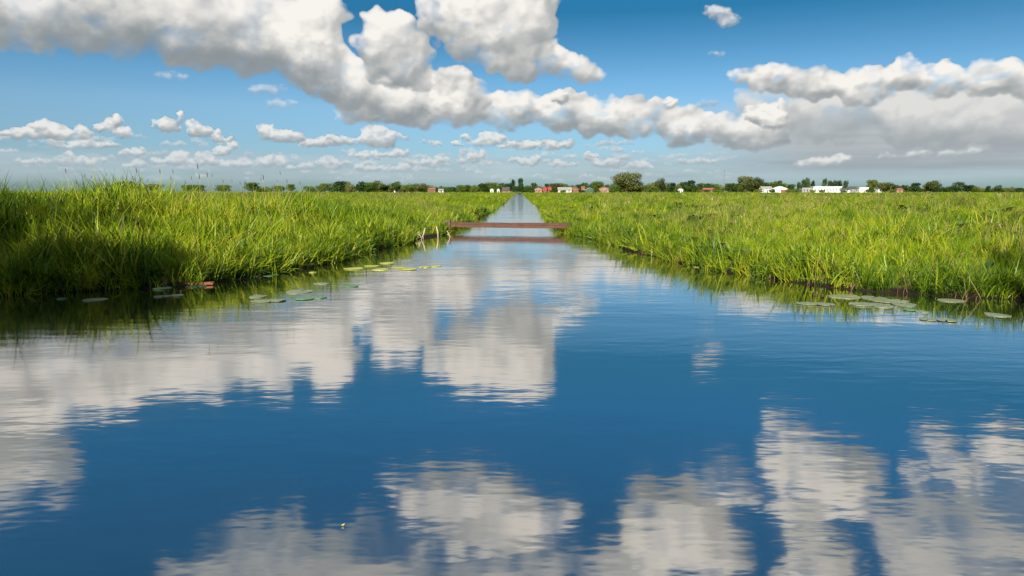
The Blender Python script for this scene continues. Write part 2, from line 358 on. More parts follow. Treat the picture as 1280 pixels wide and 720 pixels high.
def plain(name, c0, c1=None, scale=6.0, rough=.8, bump=.0, stretch=None, spec=.3):
    m, nt, out = mat(name); N, L = nt.nodes.new, nt.links.new
    b = N('ShaderNodeBsdfPrincipled'); b.inputs['Roughness'].default_value = rough; b.inputs['Specular IOR Level'].default_value = spec; L(b.outputs[0], out.inputs[0])
    tc = N('ShaderNodeTexCoord'); v = tc.outputs['Object']
    if stretch:
        mp = N('ShaderNodeMapping'); mp.inputs['Scale'].default_value = stretch; L(v, mp.inputs[0]); v = mp.outputs[0]
    n = noise(nt, scale, 5, .6, v); L(ramp(nt, [(.3, c0), (.7, c1 or c0)], n), b.inputs['Base Color'])
    if bump:
        bp = N('ShaderNodeBump'); bp.inputs['Strength'].default_value = .6; bp.inputs['Distance'].default_value = bump; L(n, bp.inputs['Height']); L(bp.outputs[0], b.inputs['Normal'])
    return m
GRASS = leaf_mat('meadow_grass', [(.08, (.028, .068, .006)), (.32, (.100, .190, .006)), (.62, (.185, .27, .008)), (.88, (.30, .34, .015)), (1, (.36, .35, .035))], .40, .012)
REED = leaf_mat('bank_sedge', [(.1, (.030, .075, .006)), (.5, (.135, .215, .009)), (.85, (.27, .33, .014)), (1, (.34, .33, .03))], .38, .02)
DRY = leaf_mat('dry_straw', [(.1, (.16, .10, .045)), (.5, (.28, .18, .085)), (.9, (.36, .25, .13))], .25, .04)
HEADS = leaf_mat('seed_head', [(.1, (.10, .075, .035)), (.5, (.18, .125, .065)), (.9, (.27, .20, .11))], .25, .03)
WEED = leaf_mat('broad_weed', [(.1, (.025, .060, .010)), (.5, (.060, .120, .012)), (.9, (.11, .17, .02))], .32, .10)
TREE_LEAF = leaf_mat('tree_leaf', [(.1, (.022, .048, .008)), (.5, (.052, .090, .013)), (.9, (.10, .125, .022))], .25, .01, .05, per_object=True)
TREE_OLIVE = leaf_mat('olive_leaf', [(.1, (.040, .055, .014)), (.5, (.075, .090, .022)), (.9, (.12, .12, .04))], .25, .01, .05, per_object=True)
TREE_DARK = leaf_mat('dark_leaf', [(.1, (.010, .026, .007)), (.5, (.024, .050, .011)), (.9, (.045, .072, .014))], .2, .01, .05, per_object=True)
BARK = plain('bark', (.05, .04, .03), (.10, .08, .06), 3, .9, .02)
def ground_mat():
    m, nt, out = mat('meadow_ground'); N, L = nt.nodes.new, nt.links.new
    p = position(nt); b = N('ShaderNodeBsdfPrincipled'); b.inputs['Roughness'].default_value = .95; b.inputs['Specular IOR Level'].default_value = .1
    n = noise(nt, .35, 6, .65, p); n2 = noise(nt, 5, 4, .6, p); n3 = noise(nt, .03, 3, .5, p)
    ad = N('ShaderNodeMath'); ad.operation = 'MULTIPLY_ADD'; L(n2, ad.inputs[0]); ad.inputs[1].default_value = .5; L(n, ad.inputs[2])
    a2 = N('ShaderNodeMath'); a2.operation = 'MULTIPLY_ADD'; L(n3, a2.inputs[0]); a2.inputs[1].default_value = .6; L(ad.outputs[0], a2.inputs[2])
    gcol = ramp(nt, [(.65, (.035, .065, .010)), (.95, (.085, .135, .012)), (1.0, (.13, .16, .02))], a2.outputs[0])
    mud = ramp(nt, [(.3, (.006, .005, .003)), (.7, (.018, .013, .008))], n2)
    sp = N('ShaderNodeSeparateXYZ'); L(p, sp.inputs[0]); mr = N('ShaderNodeMapRange'); mr.inputs[1].default_value = .06; mr.inputs[2].default_value = .14; L(sp.outputs[2], mr.inputs[0])
    mx = N('ShaderNodeMix'); mx.data_type = 'RGBA'; L(mr.outputs[0], mx.inputs[0]); L(mud, mx.inputs[6]); L(gcol, mx.inputs[7]); L(mx.outputs[2], b.inputs['Base Color'])
    bp = N('ShaderNodeBump'); bp.inputs['Distance'].default_value = .06; L(n2, bp.inputs['Height']); L(bp.outputs[0], b.inputs['Normal'])
    L(b.outputs[0], out.inputs[0]); return m
def water_mat():
    m, nt, out = mat('canal_water'); N, L = nt.nodes.new, nt.links.new
    p = position(nt)
    def mapped(sx, sy, rz=0):
        mp = N('ShaderNodeMapping'); mp.inputs['Scale'].default_value = (sx, sy, 1); mp.inputs['Rotation'].default_value = (0, 0, rz); L(p, mp.inputs[0]); return mp.outputs[0]
    def M(op, a, b, c=None):
        n = N('ShaderNodeMath'); n.operation = op
        for i, v in enumerate((a, b, c)):
            if v is None: continue
            if isinstance(v, (int, float)): n.inputs[i].default_value = v
            else: L(v, n.inputs[i])
        return n.outputs[0]
    swell = noise(nt, 1.0, 2, .5, mapped(.55, 1.5, .12)); rip = noise(nt, 1.0, 2, .55, mapped(2.6, 6.5, -.10)); fine = noise(nt, 1.0, 2, .5, mapped(9, 20, .2))
    patch = noise(nt, 1.0, 2, .5, mapped(.16, .30, .3))
    calm = N('ShaderNodeMapRange'); calm.inputs[1].default_value = .36; calm.inputs[2].default_value = .66; calm.inputs[3].default_value = .25; calm.inputs[4].default_value = 1.0; L(patch, calm.inputs[0])
    h = M('MULTIPLY_ADD', rip, WAVE[1], M('MULTIPLY', swell, WAVE[0])); h = M('MULTIPLY_ADD', fine, WAVE[2], h); h = M('MULTIPLY', h, calm.outputs[0])
    sp = N('ShaderNodeSeparateXYZ'); L(p, sp.inputs[0]); gust = N('ShaderNodeMapRange'); gust.inputs[1].default_value = 30; gust.inputs[2].default_value = 160; gust.inputs[3].default_value = 1.0; gust.inputs[4].default_value = 7.0; L(sp.outputs[1], gust.inputs[0]); h = M('MULTIPLY', h, gust.outputs[0])   # the long straight reach lies open to the wind
    bp = N('ShaderNodeBump'); bp.inputs['Strength'].default_value = 1; bp.inputs['Distance'].default_value = 1.0; L(h, bp.inputs['Height'])
    g = N('ShaderNodeBsdfGlossy'); g.inputs[0].default_value = (1.0, .965, .925, 1); g.inputs['Roughness'].default_value = .055; L(bp.outputs[0], g.inputs['Normal'])
    d = N('ShaderNodeBsdfDiffuse'); d.inputs[0].default_value = (.012, .016, .010, 1)
    fr = N('ShaderNodeFresnel'); fr.inputs[0].default_value = 1.5; L(bp.outputs[0], fr.inputs['Normal'])
    f = M('MULTIPLY_ADD', fr.outputs[0], 1 - WATER_R, WATER_R)
    mx = N('ShaderNodeMixShader'); L(f, mx.inputs[0]); L(d.outputs[0], mx.inputs[1]); L(g.outputs[0], mx.inputs[2]); L(mx.outputs[0], out.inputs[0])
    return m
WAVE = (.0070, .0026, .0004); WATER_R = .56
# ---------------------------------------------------------------- the lie of the land
FPX = 853.33; PT = math.atan(120.5 / FPX)
def on_plane(px, py, z=0.0):
    """where a sight line of the photograph meets a level plane"""
    x, v = (px - 640) / FPX, -(py - 360) / FPX
    dy = math.cos(PT) + v * math.sin(PT); dz = -math.sin(PT) + v * math.cos(PT)
    t = (z - EYE) / dz; return x * t, dy * t
LEFT = [on_plane(*q) for q in [(0,369),(60,366),(100,364),(170,360),(230,357),(285,350),(340,342),(388,333),(425,323),(451,316),(499,306),(530,298),(552,292),(570,284),(590,275),(611,266)]]
RIGHT = [on_plane(*q) for q in [(1280,374),(1210,371),(1155,367),(1100,364),(1053,360),(983,350),(936,344),(900,338),(865,330),(827,322),(795,313),(760,304),(730,297),(708,289),(692,277),(681,268)]]
def ragged(L_):
    """slumps and small points along the water's edge"""
    out = []
    for a, b in zip(L_[:-1], L_[1:]):
        d = math.hypot(b[0]-a[0], b[1]-a[1]); n = max(1, int(d / .7)); nx_, ny_ = -(b[1]-a[1]) / d, (b[0]-a[0]) / d
        for k in range(n):
            j = random.gauss(0, .10) if (k or n > 1) else random.gauss(0, .05); t = k / n; out.append((a[0] + (b[0]-a[0])*t + nx_*j, a[1] + (b[1]-a[1])*t + ny_*j))
    return out + [L_[-1]]
LEFT, RIGHT = ragged(LEFT), ragged(RIGHT)
ax, ay = .0094, 0.05                                       # the canal's straight run heads a touch right
def canal(y, s): return ax * y + ay + s * (1.75 + .0016 * y)
far_l = [(canal(y, -1) - (.12 if y < 90 else 0), y) for y in (70, 100, 200, 400, 640)]
far_r = [(canal(y, 1) + (.12 if y < 90 else 0), y) for y in (70, 100, 200, 400, 640)]
SHORE = [(-500, 9.0), (-60, 8.2), (-22, 9.0), (-11, 9.7)] + LEFT + far_l + far_r[::-1] + RIGHT[::-1] + [(11, 9.4), (24, 8.6), (60, 8.2), (500, 9.0), (500, -13), (60, -12), (0, -13), (-60, -12), (-500, -13)]
POLY = np.array(SHORE)
def shore_dist(P):
    """signed distance to the water's edge, positive on land"""
    A = POLY; B = np.roll(POLY, -1, 0); d = np.full(len(P), 1e9); ins = np.zeros(len(P), bool)
    for a, b in zip(A, B):
        ab = b - a; t = np.clip(((P - a) @ ab) / (ab @ ab), 0, 1); q = P - a - t[:, None] * ab
        d = np.minimum(d, np.hypot(q[:, 0], q[:, 1]))
        if a[1] != b[1]:
            c = ((a[1] > P[:, 1]) != (b[1] > P[:, 1])) & (P[:, 0] < (b[0]-a[0]) * (P[:, 1]-a[1]) / (b[1]-a[1]) + a[0]); ins ^= c
    return np.where(ins, -d, d)
def sstep(a, b, x):
    t = np.clip((x - a) / (b - a), 0, 1); return t * t * (3 - 2 * t)
def lumps(x, y): return (np.sin(x*1.7+y*.6)+np.sin(x*.9-y*1.3+2)+np.sin(x*3.1+1.2*y)+np.sin(2.3*y-x*.4+1)) * .25
def ground_z(P, sd):
    x, y = P[:, 0], P[:, 1]
    left = sstep(-1.0, -3.5, x - ax * y) * (y > 0)
    near = sstep(34, 14, y)
    fieldR = .46 + .10 * sstep(5, 60, sd); fieldL = .60 + .40 * near * sstep(-3.0, -7.0, x)
    top = fieldR + (fieldL - fieldR) * left
    wob = sd + .12 * lumps(x * 1.3, y * 1.3)
    z = -.6 + .6 * sstep(-1.4, -.05, wob) + .10 * sstep(-.10, .10, wob) + (top - .10) * sstep(.0, 5.5, sd)**.75
    return z + (lumps(x, y) * .06 + lumps(x * 2.3 + 1, y * 2.1) * .07) * sstep(.2, 1.6, sd)
def axis(dense, lo, hi, step, grow):
    v = list(np.arange(dense[0], dense[1] + 1e-6, step)); s = step
    while v[-1] < hi: s *= grow; v.append(v[-1] + s)
    s = step
    while v[0] > lo: s *= grow; v.insert(0, v[0] - s)
    return np.array(v)
gx = axis((-12, 12), -4000, 4000, .16, 1.09); gy = axis((7, 34), -900, 5000, .16, 1.07)
X, Y = np.meshgrid(gx, gy); P = np.stack([X.ravel(), Y.ravel()], 1)
Z = ground_z(P, shore_dist(P))
nx, ny = len(gx), len(gy); idx = np.arange(nx * ny).reshape(ny, nx)
quads = np.stack([idx[:-1, :-1], idx[:-1, 1:], idx[1:, 1:], idx[1:, :-1]], -1).reshape(-1, 4)
g = obj('ground', mesh_np('ground', np.column_stack([P, Z]), quads, [ground_mat()], smooth=True)); tag(g, kind='structure', label='flat green meadow land cut by the canal')
w = obj('water', mesh_np('water', [(-4000,-900,0),(4000,-900,0),(4000,5000,0),(-4000,5000,0)], [(0,1,2,3)], [water_mat()])); tag(w, kind='structure', label='still blue canal water mirroring the clouds')
# ---------------------------------------------------------------- grass
def blades(n, h, wid, spread, lean, segs=4, droop=.5, seed=0, bias=(0, 0)):
    r = np.random.default_rng(seed); V, Q = [], []
    for i in range(n):
        a = r.uniform(0, 2*math.pi); b0 = np.array([r.normal()*spread, r.normal()*spread, -.06])
        hh = h * r.uniform(.55, 1.1); ln = lean * r.uniform(.2, 1.2); dr = np.array([math.cos(a), math.sin(a), 0]) + np.array([bias[0], bias[1], 0])
        side_a = r.uniform(0, math.pi); sd_ = np.array([math.cos(side_a), math.sin(side_a), 0])
        kink = r.uniform(0, droop); ww = wid * r.uniform(.7, 1.3); o = len(V)
        for k in range(segs + 1):
            t = k / segs
            c = b0 + dr * hh * ln * (t**1.8) + np.array([0, 0, hh * (t - kink * .45 * t**3)])
            wv = ww * (1 - t**1.6) * (.55 + .9*t*(1-t)*1.6) if k < segs else ww*.04
            V += [c - sd_ * wv, c + sd_ * wv]
        for k in range(segs): Q.append((o+2*k, o+2*k+1, o+2*k+3, o+2*k+2))
    return np.array(V), np.array(Q)
def head_stalks(n, h, spread, lean, seed):
    """fine stems, each ending in a slim brown seed head"""
    r = np.random.default_rng(seed); V, Q, MI = [], [], []
    for i in range(n):
        a = r.uniform(0, 2*math.pi); d = np.array([math.cos(a), math.sin(a), 0]); b0 = np.array([r.normal()*spread, r.normal()*spread, 0]); hh = h * r.uniform(.75, 1.15); ln = lean * r.uniform(.3, 1)
        pt = lambda t: b0 + d * hh * ln * t * t + np.array([0, 0, hh * t])
        for ang in (0, math.pi/2):
            s = np.array([math.cos(ang), math.sin(ang), 0])
            o = len(V); V += [pt(0)-s*.003, pt(0)+s*.003, pt(.45)-s*.003, pt(.45)+s*.003, pt(.9)-s*.002, pt(.9)+s*.002]
            Q += [(o, o+1, o+3, o+2), (o+2, o+3, o+5, o+4)]; MI += [0, 0]
            hw = r.uniform(.006, .012); o = len(V); V += [pt(.84), pt(.91)+s*hw, pt(1.02), pt(.91)-s*hw]; Q.append((o, o+1, o+2, o+3)); MI.append(1)
    return np.array(V), np.array(Q), MI
def broad(n, h, seed):
    r = np.random.default_rng(seed); V, Q = [], []
    for i in range(n):
        a = r.uniform(0, 2*math.pi); d = np.array([math.cos(a), math.sin(a), 0]); s = np.array([-d[1], d[0], 0]); L_ = h * r.uniform(.6, 1.1); w_ = L_ * r.uniform(.14, .22); z0 = r.uniform(0, h*.6)
        o = len(V)
        for t, ww in ((0, .15), (.35, 1), (.7, .8), (1, .05)):
            c = d * L_ * t * .7 + np.array([0, 0, z0 + L_ * (.75*t - .45*t*t)])
            V += [c - s*w_*ww, c + s*w_*ww]
        for k in range(3): Q.append((o+2*k, o+2*k+1, o+2*k+3, o+2*k+2))
    return np.array(V), np.array(Q)
def library(name, meshes):
    col = bpy.data.collections.new(name)
    for i, me in enumerate(meshes): col.objects.link(bpy.data.objects.new('%s_tuft' % name, me))
    return col
def scatter(name, pts, rot, scl, var, tint, col, nvar, label):
    me = bpy.data.meshes.new(name); n = len(pts); me.vertices.add(n); me.vertices.foreach_set('co', pts.astype(np.float32).ravel())
    for an, ty, key, arr in (('rot', 'FLOAT_VECTOR', 'vector', rot), ('scl', 'FLOAT_VECTOR', 'vector', scl), ('tint', 'FLOAT', 'value', tint), ('pick', 'INT', 'value', var)):
        at = me.attributes.new(an, ty, 'POINT'); at.data.foreach_set(key, np.ascontiguousarray(arr, np.int32 if ty == 'INT' else np.float32).ravel())
    o = obj(name, me); tag(o, label, name.replace('_', ' '), kind='stuff')
    ng = bpy.data.node_groups.new(name + '_scatter', 'GeometryNodeTree'); ng.interface.new_socket('Geometry', in_out='INPUT', socket_type='NodeSocketGeometry'); ng.interface.new_socket('Geometry', in_out='OUTPUT', socket_type='NodeSocketGeometry')
    N, L = ng.nodes.new, ng.links.new
    gi, go = N('NodeGroupInput'), N('NodeGroupOutput'); ip = N('GeometryNodeInstanceOnPoints'); ci = N('GeometryNodeCollectionInfo')
    ci.inputs['Collection'].default_value = col; ci.inputs['Separate Children'].default_value = True; ci.inputs['Reset Children'].default_value = True
    def na(nm, ty):
        a = N('GeometryNodeInputNamedAttribute'); a.data_type = ty; a.inputs['Name'].default_value = nm; return a.outputs['Attribute']
    e = N('FunctionNodeEulerToRotation'); L(na('rot', 'FLOAT_VECTOR'), e.inputs[0])
    L(gi.outputs[0], ip.inputs['Points']); L(ci.outputs[0], ip.inputs['Instance']); ip.inputs['Pick Instance'].default_value = True
    L(na('pick', 'INT'), ip.inputs['Instance Index']); L(e.outputs[0], ip.inputs['Rotation']); L(na('scl', 'FLOAT_VECTOR'), ip.inputs['Scale']); L(ip.outputs[0], go.inputs[0])
    md = o.modifiers.new('scatter', 'NODES'); md.node_group = ng
    return o
def polar(n, r0, r1, power, half=47):
    """points round the viewpoint, thinning out with distance (n per metre of range falls as r**power)"""
    k = power + 1; u = rng.random(n); r = (u * (r1**k - r0**k) + r0**k)**(1/k) if abs(k) > 1e-6 else r0 * (r1/r0)**u
    a = np.radians(rng.uniform(-half, half, n)); return np.stack([np.sin(a)*r, np.cos(a)*r], 1)
def patchy(P, s, seed): return fbm(P[:, 0]*s + 400.3, P[:, 1]*s + 300.7, seed, 3)
BARE = [on_plane(518, 299), on_plane(548, 296.5)]
def bare(P): return np.logical_or.reduce([np.hypot((P[:, 0]-c[0]) / .62, (P[:, 1]-c[1]) / .8) < 1 for c in BARE])   # trodden gaps at the waterline
def put(name, P, lib, nvar, hgt, label, tilt=.26, wid=True, lo=.02, keep=None, hscale=None):
    sd = shore_dist(P); k = sd > lo
    if keep is not None: k &= keep(P, sd)
    k &= ~bare(P)
    P, sd = P[k], sd[k]; z = ground_z(P, sd); r = np.hypot(P[:, 0], P[:, 1]); n = len(P)
    wide = np.maximum(1, r / 22)**.75
    h = hgt * rng.uniform(.65, 1.3, n) * (.10 + 1.80 * patchy(P, .75, 5))
    if hscale is not None: h = h * hscale(P, sd)
    scl = np.stack([h * wide, h * wide, h], 1)
    rot = np.stack([rng.normal(0, tilt, n), rng.normal(0, tilt, n) , rng.uniform(0, 2*math.pi, n)], 1)
    return scatter(name, np.column_stack([P, z]), rot, scl, rng.integers(0, nvar, n), rng.random(n), lib, nvar, label)
side_l = lambda P: sstep(-1.5, -4.5, P[:, 0] - ax * P[:, 1]) * sstep(40, 16, P[:, 1])
mlib = library('meadow', [mesh_np('meadow_tuft', *blades(13, 1.0, .018, .13, .55, 4, 1.1, 100+i), [GRASS]) for i in range(6)])
put('meadow_grass', polar(118000, 9, 320, -.55), mlib, 6, .56, 'dense green meadow grass covering both banks and the fields', hscale=lambda P, sd: (.62 + .46 * side_l(P)) * (.55 + .45 * sstep(0, 1.2, sd)) + .0)
rlib = library('sedge', [mesh_np('sedge_tuft', *blades(11, 1.0, .020, .07, .55, 5, 1.2, 200+i), [REED]) for i in range(5)])
put('bank_sedge', np.concatenate([polar(30000, 9, 45, -.2), polar(14000, 9, 120, -.5)]), rlib, 5, .62, 'taller arching sedge leaves standing out of the banks', tilt=.24, lo=-.04, keep=lambda P, sd: (rng.random(len(P)) < np.where(sd < .9, 1.0, np.where(patchy(P, .8, 9) > .52, .55, .05))), hscale=lambda P, sd: .72 + .35 * side_l(P) + .12*(sd < .6))
slib = library('seeding', [mesh_np('seeding_tuft', *(lambda t: (t[0], t[1], [GRASS, HEADS], t[2]))(head_stalks(7, 1.0, .16, .28, 300+i))) for i in range(5)])
put('seeding_grass', polar(13000, 9.5, 130, -.5), slib, 5, .66, 'fine flowering grass with brownish pink seed heads across the meadow', tilt=.14, lo=.5, keep=lambda P, sd: (patchy(P, .28, 31) > .52) & (side_l(P) < rng.random(len(P)) * 3), hscale=lambda P, sd: .78 - .14 * side_l(P))
dlib = library('straw', [mesh_np('straw_tuft', *blades(9, 1.0, .009, .10, .9, 4, 1.5, 400+i), [DRY]) for i in range(4)])
put('dead_straw', polar(9000, 9, 60, -.3), dlib, 4, .38, 'bleached dead straw tangled low in the grass', tilt=.4, keep=lambda P, sd: patchy(P, .7, 77) > .56)
wlib = library('weed', [mesh_np('weed_tuft', *broad(11, 1.0, 500+i), [WEED]) for i in range(4)])
put('broadleaf_weed', polar(11000, 9, 45, -.3), wlib, 4, .22, 'broad leaved dark green weeds at the foot of the banks', tilt=.15, keep=lambda P, sd: ((sd < .7) & (patchy(P, .9, 56) > .5)) | (patchy(P, .6, 55) > .60))
# a fringe hanging over the water's edge
def fringe():
    pts, dirs = [], []
    for a, b in zip(POLY, np.roll(POLY, -1, 0)):
        if min(a[1], b[1]) < 7 or max(abs(a[0]), abs(b[0])) > 65: continue
        L_ = np.hypot(*(b-a)); nrm = np.array([(b-a)[1], -(b-a)[0]]) / L_
        if shore_dist(np.array([(a+b)/2 + nrm*.05]))[0] > 0: nrm = -nrm       # towards the water
        t = np.arange(0, L_, .25)
        for s_ in t:
            c = a + (b-a) * s_ / L_; d_ = np.hypot(*c); k = 1.0 / (1 + max(0, d_ - 14) / 14)
            for _ in range(rng.poisson(14 * k)):
                q = c + nrm * rng.uniform(-.40, .12) + (b-a) / L_ * rng.uniform(0, .25); pts.append(q); dirs.append(nrm)
    P = np.array(pts); D_ = np.array(dirs); kk = ~bare(P); P, D_ = P[kk], D_[kk]; n = len(P); sd = shore_dist(P); z = np.maximum(ground_z(P, sd), -.02)
    r = np.hypot(P[:, 0], P[:, 1]); wide = np.maximum(1, r/22)**.7; h = .46 * rng.uniform(.55, 1.25, n) * (.7 + .6 * patchy(P, .8, 15)); h *= (1 + .2 * side_l(P)) * (.45 + .55 * sstep(70, 25, r))
    rot = np.stack([np.abs(rng.normal(.48, .32, n)), rng.normal(0, .15, n), np.arctan2(D_[:, 0], -D_[:, 1]) + rng.normal(0, .7, n)], 1)
    scatter('bank_fringe', np.column_stack([P, z]), rot, np.stack([h*wide, h*wide, h], 1), rng.integers(0, 9, n), rng.random(n), flib, 9, 'grass fringe hanging over the water along both banks')
flib = library('fringe', [mesh_np('fringe_tuft', *blades(13, 1.0, .018, .12, .5, 4, 1.1, 600+i), [REED if i % 3 else GRASS]) for i in range(8)] + [mesh_np('fringe_tuft', *blades(8, .8, .011, .12, .8, 4, 1.5, 620), [DRY])])
fringe()
# ---------------------------------------------------------------- seed stalks against the sky, each one its own plant
STEM = plain('stalk_stem', (.20, .22, .06), (.30, .24, .10), 9, .7); SEED = plain('stalk_seed', (.05, .03, .025), (.12, .08, .06), 60, .9)
def zat(x, y):
    P = np.array([[x, y]]); return float(ground_z(P, shore_dist(P))[0])
ORD = 'first second third fourth fifth sixth seventh eighth ninth tenth eleventh twelfth thirteenth fourteenth fifteenth sixteenth seventeenth eighteenth nineteenth twentieth'.split()
ORD += ['twenty-' + o for o in ORD[:9]] + ['thirtieth'] + ['thirty-' + o for o in ORD[:9]]
heads = [(90,212,1),(113,218,.9),(121,219,.6),(102,226,.8),(110,227,.9),(140,216,.6),(160,220,.7),(172,221,.8),(177,211,1),(206,212,.9),(222,212,.8),(219,221,.9),(244,220,.8),(253,205,1.1),(254,219,1.2),(264,215,1),(270,216,.7),(283,223,.7),(294,223,.6),(304,226,.7),(310,224,.7),(333,219,1.2),(330,221,.8),(350,222,.6),(354,212,.8),(362,222,.8),(378,225,.8),(346,228,.6),(135,224,.7),(190,224,.6),(236,226,.8),(320,229,.6)]
for i, (px, py, s) in enumerate(sorted(heads)):
    y = random.uniform(14.5, 17.5); x = (px - 640) / FPX * y; z0 = zat(x, y); zt = EYE + (239.5 - py) / FPX * y
    root = tag(empty('grass_stalk', (x, y, z0)), 'slender grass stalk with seed head, %s from the left along the left meadow skyline' % ORD[i], 'grass stalk', 'seed stalks along the left skyline')
    H_ = zt - z0; lx = -random.uniform(.06, .2) * H_; ly = random.uniform(-.05, .05)
    pts = [(-lx * (1 - t)**1.7, ly * (1 - t), H_ * t) for t in (0, .35, .7, .93)]
    v, f = tube_vf(pts, [.0035, .003, .0025, .002], 5); obj('stem', mesh_np('stem', v, f, [STEM]), root)
    hl = .085 * s; d = Vector((lx * .35, ly * .1, 1)).normalized(); p = Vector(pts[-1])
    v, f = tube_vf([p - d * hl * .3, p + d * hl * .1, p + d * hl * .45, p + d * hl * .85, p + d * hl * 1.15], [.003, .009 * s, .011 * s, .007 * s, .002], 6)
    obj('seed_head', mesh_np('seed_head', v, f, [SEED], smooth=True), root)
# ---------------------------------------------------------------- the plank bridge
WOOD = plain('weathered_wood', (.045, .018, .012), (.115, .052, .034), 5, .85, .006, (1, 9, 9)); WOOD_PALE = plain('grey_wood', (.09, .05, .042), (.17, .11, .09), 6, .9, .005, (1, 9, 9))
bx0, by0 = (543-640)/FPX*25.9, 25.9; bx1, by1 = (720-640)/FPX*24.9, 24.9
br = tag(empty('plank_bridge', ((bx0+bx1)/2, (by0+by1)/2, .31), math.atan2(by1-by0, bx1-bx0)), 'long reddish brown plank footbridge laid low across the narrow canal', 'bridge')
Lb = math.hypot(bx1-bx0, by1-by0)
def plank(x0, x1, yc, wd, th, sag, seed, m):
    r = np.random.default_rng(seed); n = 14; V, Fc = [], []
    for k in range(n+1):
        t = k / n; x = x0 + (x1-x0)*t; z = -sag * 4*t*(1-t) + r.normal()*.004; e = r.normal()*.006
        V += [(x, yc-wd/2+e, z-th/2), (x, yc+wd/2+e, z-th/2), (x, yc+wd/2+e, z+th/2), (x, yc-wd/2+e, z+th/2)]
    for k in range(n):
        a = 4*k
        for j in range(4): Fc.append((a+j, a+(j+1) % 4, a+4+(j+1) % 4, a+4+j)[::-1])
    Fc += [(0,1,2,3), (4*n+3,4*n+2,4*n+1,4*n)]
    me = mesh_np('plank', V, Fc, [m]); return me
for yc, sd_, x0_, x1_ in ((-.24, 1, -Lb/2+.55, Lb/2), (.0, 2, -Lb/2+.5, Lb/2+.1), (.24, 3, -Lb/2+.6, Lb/2-.1)):
    obj('plank', plank(x0_, x1_, yc, .225, .045, .02, sd_, WOOD), br, (0, 0, .03))
obj('beam', plank(-Lb/2+.45, Lb/2-.02, -.30, .09, .11, .02, 7, WOOD), br, (0, 0, -.05)); obj('beam', plank(-Lb/2+.45, Lb/2-.02, .30, .09, .11, .02, 8, WOOD), br, (0, 0, -.05))
o = obj('landing_board', plank(-Lb/2-.05, -Lb/2+.62, -.05, .5, .05, 0, 9, WOOD_PALE), br, (0, 0, .080)); o['label'] = 'paler grey board on the left bank end'
for x_, y_ in ((-Lb/2+.42, -.40), (-Lb/2+.70, -.40), (Lb/2-.04, .42)):
    v, f = tube_vf([(x_, y_, -.7), (x_, y_, .04), (x_+.01, y_, .13)], [.04, .038, .035], 8); obj('post', mesh_np('post', v, f, [WOOD_PALE]), br)
# ---------------------------------------------------------------- bleached stems at the foot of the left bank
PALE = plain('bleached_stem', (.28, .21, .15), (.46, .36, .27), 14, .8, .003)
sx, sy = on_plane(518, 299.5); 
cl = tag(empty('stem_clump', (sx, sy, 0)), 'tangle of pale bleached broken stems at the waterline beside the plank bridge', 'stem clump')
def stick(par, a, b, r0, r1, name='stem'):
    a, b = Vector(a), Vector(b); mid = (a + b) / 2 + Vector((random.uniform(-.03, .03), 0, random.uniform(-.02, .04)))
    v, f = tube_vf([a, mid, b], [r0, (r0+r1)/2*.95, r1], 6); obj(name, mesh_np(name, v, f, [PALE], smooth=True), par)
for a, b, r0, r1 in [((-.26,0,-.12),(-.31,.02,.19),.024,.015),((-.08,-.02,-.10),(-.22,.05,.15),.022,.013),((.02,.05,-.1),(-.12,.06,.30),.018,.010),((.14,-.02,.06),(-.22,.08,.33),.026,.014),((.36,-.04,-.06),(.10,.06,.24),.026,.016),((.20,.0,-.05),(.34,.05,.37),.022,.016),((.28,.02,.02),(.30,.08,.3),.014,.01),((.05,.0,-.08),(.16,.08,.20),.018,.012),((-.02,-.02,-.02),(-.34,.04,.05),.018,.014)]: stick(cl, a, b, r0, r1)
sx, sy = on_plane(547, 297)
c2 = tag(empty('reed_stump', (sx, sy, 0)), 'two pale curved stems standing at the waterline right under the bridge end', 'stem')
stick(c2, (.02, 0, -.1), (-.04, .03, .36), .026, .02); stick(c2, (.42, .1, -.1), (.30, .12, .22), .018, .012)
# ---------------------------------------------------------------- lily pads
def pad_mat(name, a, b): return plain(name, a, b, 7, .34, .004, spec=.5)
PADS = {'grey': pad_mat('pad_grey_green', (.10, .105, .055), (.19, .23, .14)), 'yellow': pad_mat('pad_yellow_green', (.20, .24, .03), (.36, .36, .06)), 'green': pad_mat('pad_green', (.05, .12, .05), (.10, .19, .09))}
def pad_mesh(name, seed, m):
    r = np.random.default_rng(seed); n = 30; V = [(0, 0, .004), (0, 0, -.003)]; ph = r.uniform(0, 6.28, 3)
    notch = .34
    for k in range(n):
        t = notch/2 + (2*math.pi - notch) * k / (n-1); q = .5 * (1 + .05*math.sin(3*t+ph[0]) + .03*math.sin(5*t+ph[1])); q *= 1 - .10*math.exp(-((min(t, 2*math.pi-t))/.25)**2)*0
        z = .005 + .003*math.sin(2*t+ph[2])
        V += [(q*math.cos(t), q*.9*math.sin(t), z), (q*math.cos(t), q*.9*math.sin(t), -.003)]
    Fc = []
    for k in range(n-1):
        a = 2+2*k; Fc += [(0, a, a+2), (1, a+3, a+1), (a, a+1, a+3, a+2)]
    Fc += [(0, 1, 3, 2), (1, 0, 2*n, 2*n+1)]
    return mesh_np(name, V, Fc, [m])
PM = {k: [pad_mesh('lily_pad', 40+i, m) for i in range(3)] for k, m in PADS.items()}
GL, GM, GY, GR = 'small pads by the shaded left bank', 'pads off the sunlit left bank', 'yellow pads before the bridge', 'pads off the right bank'
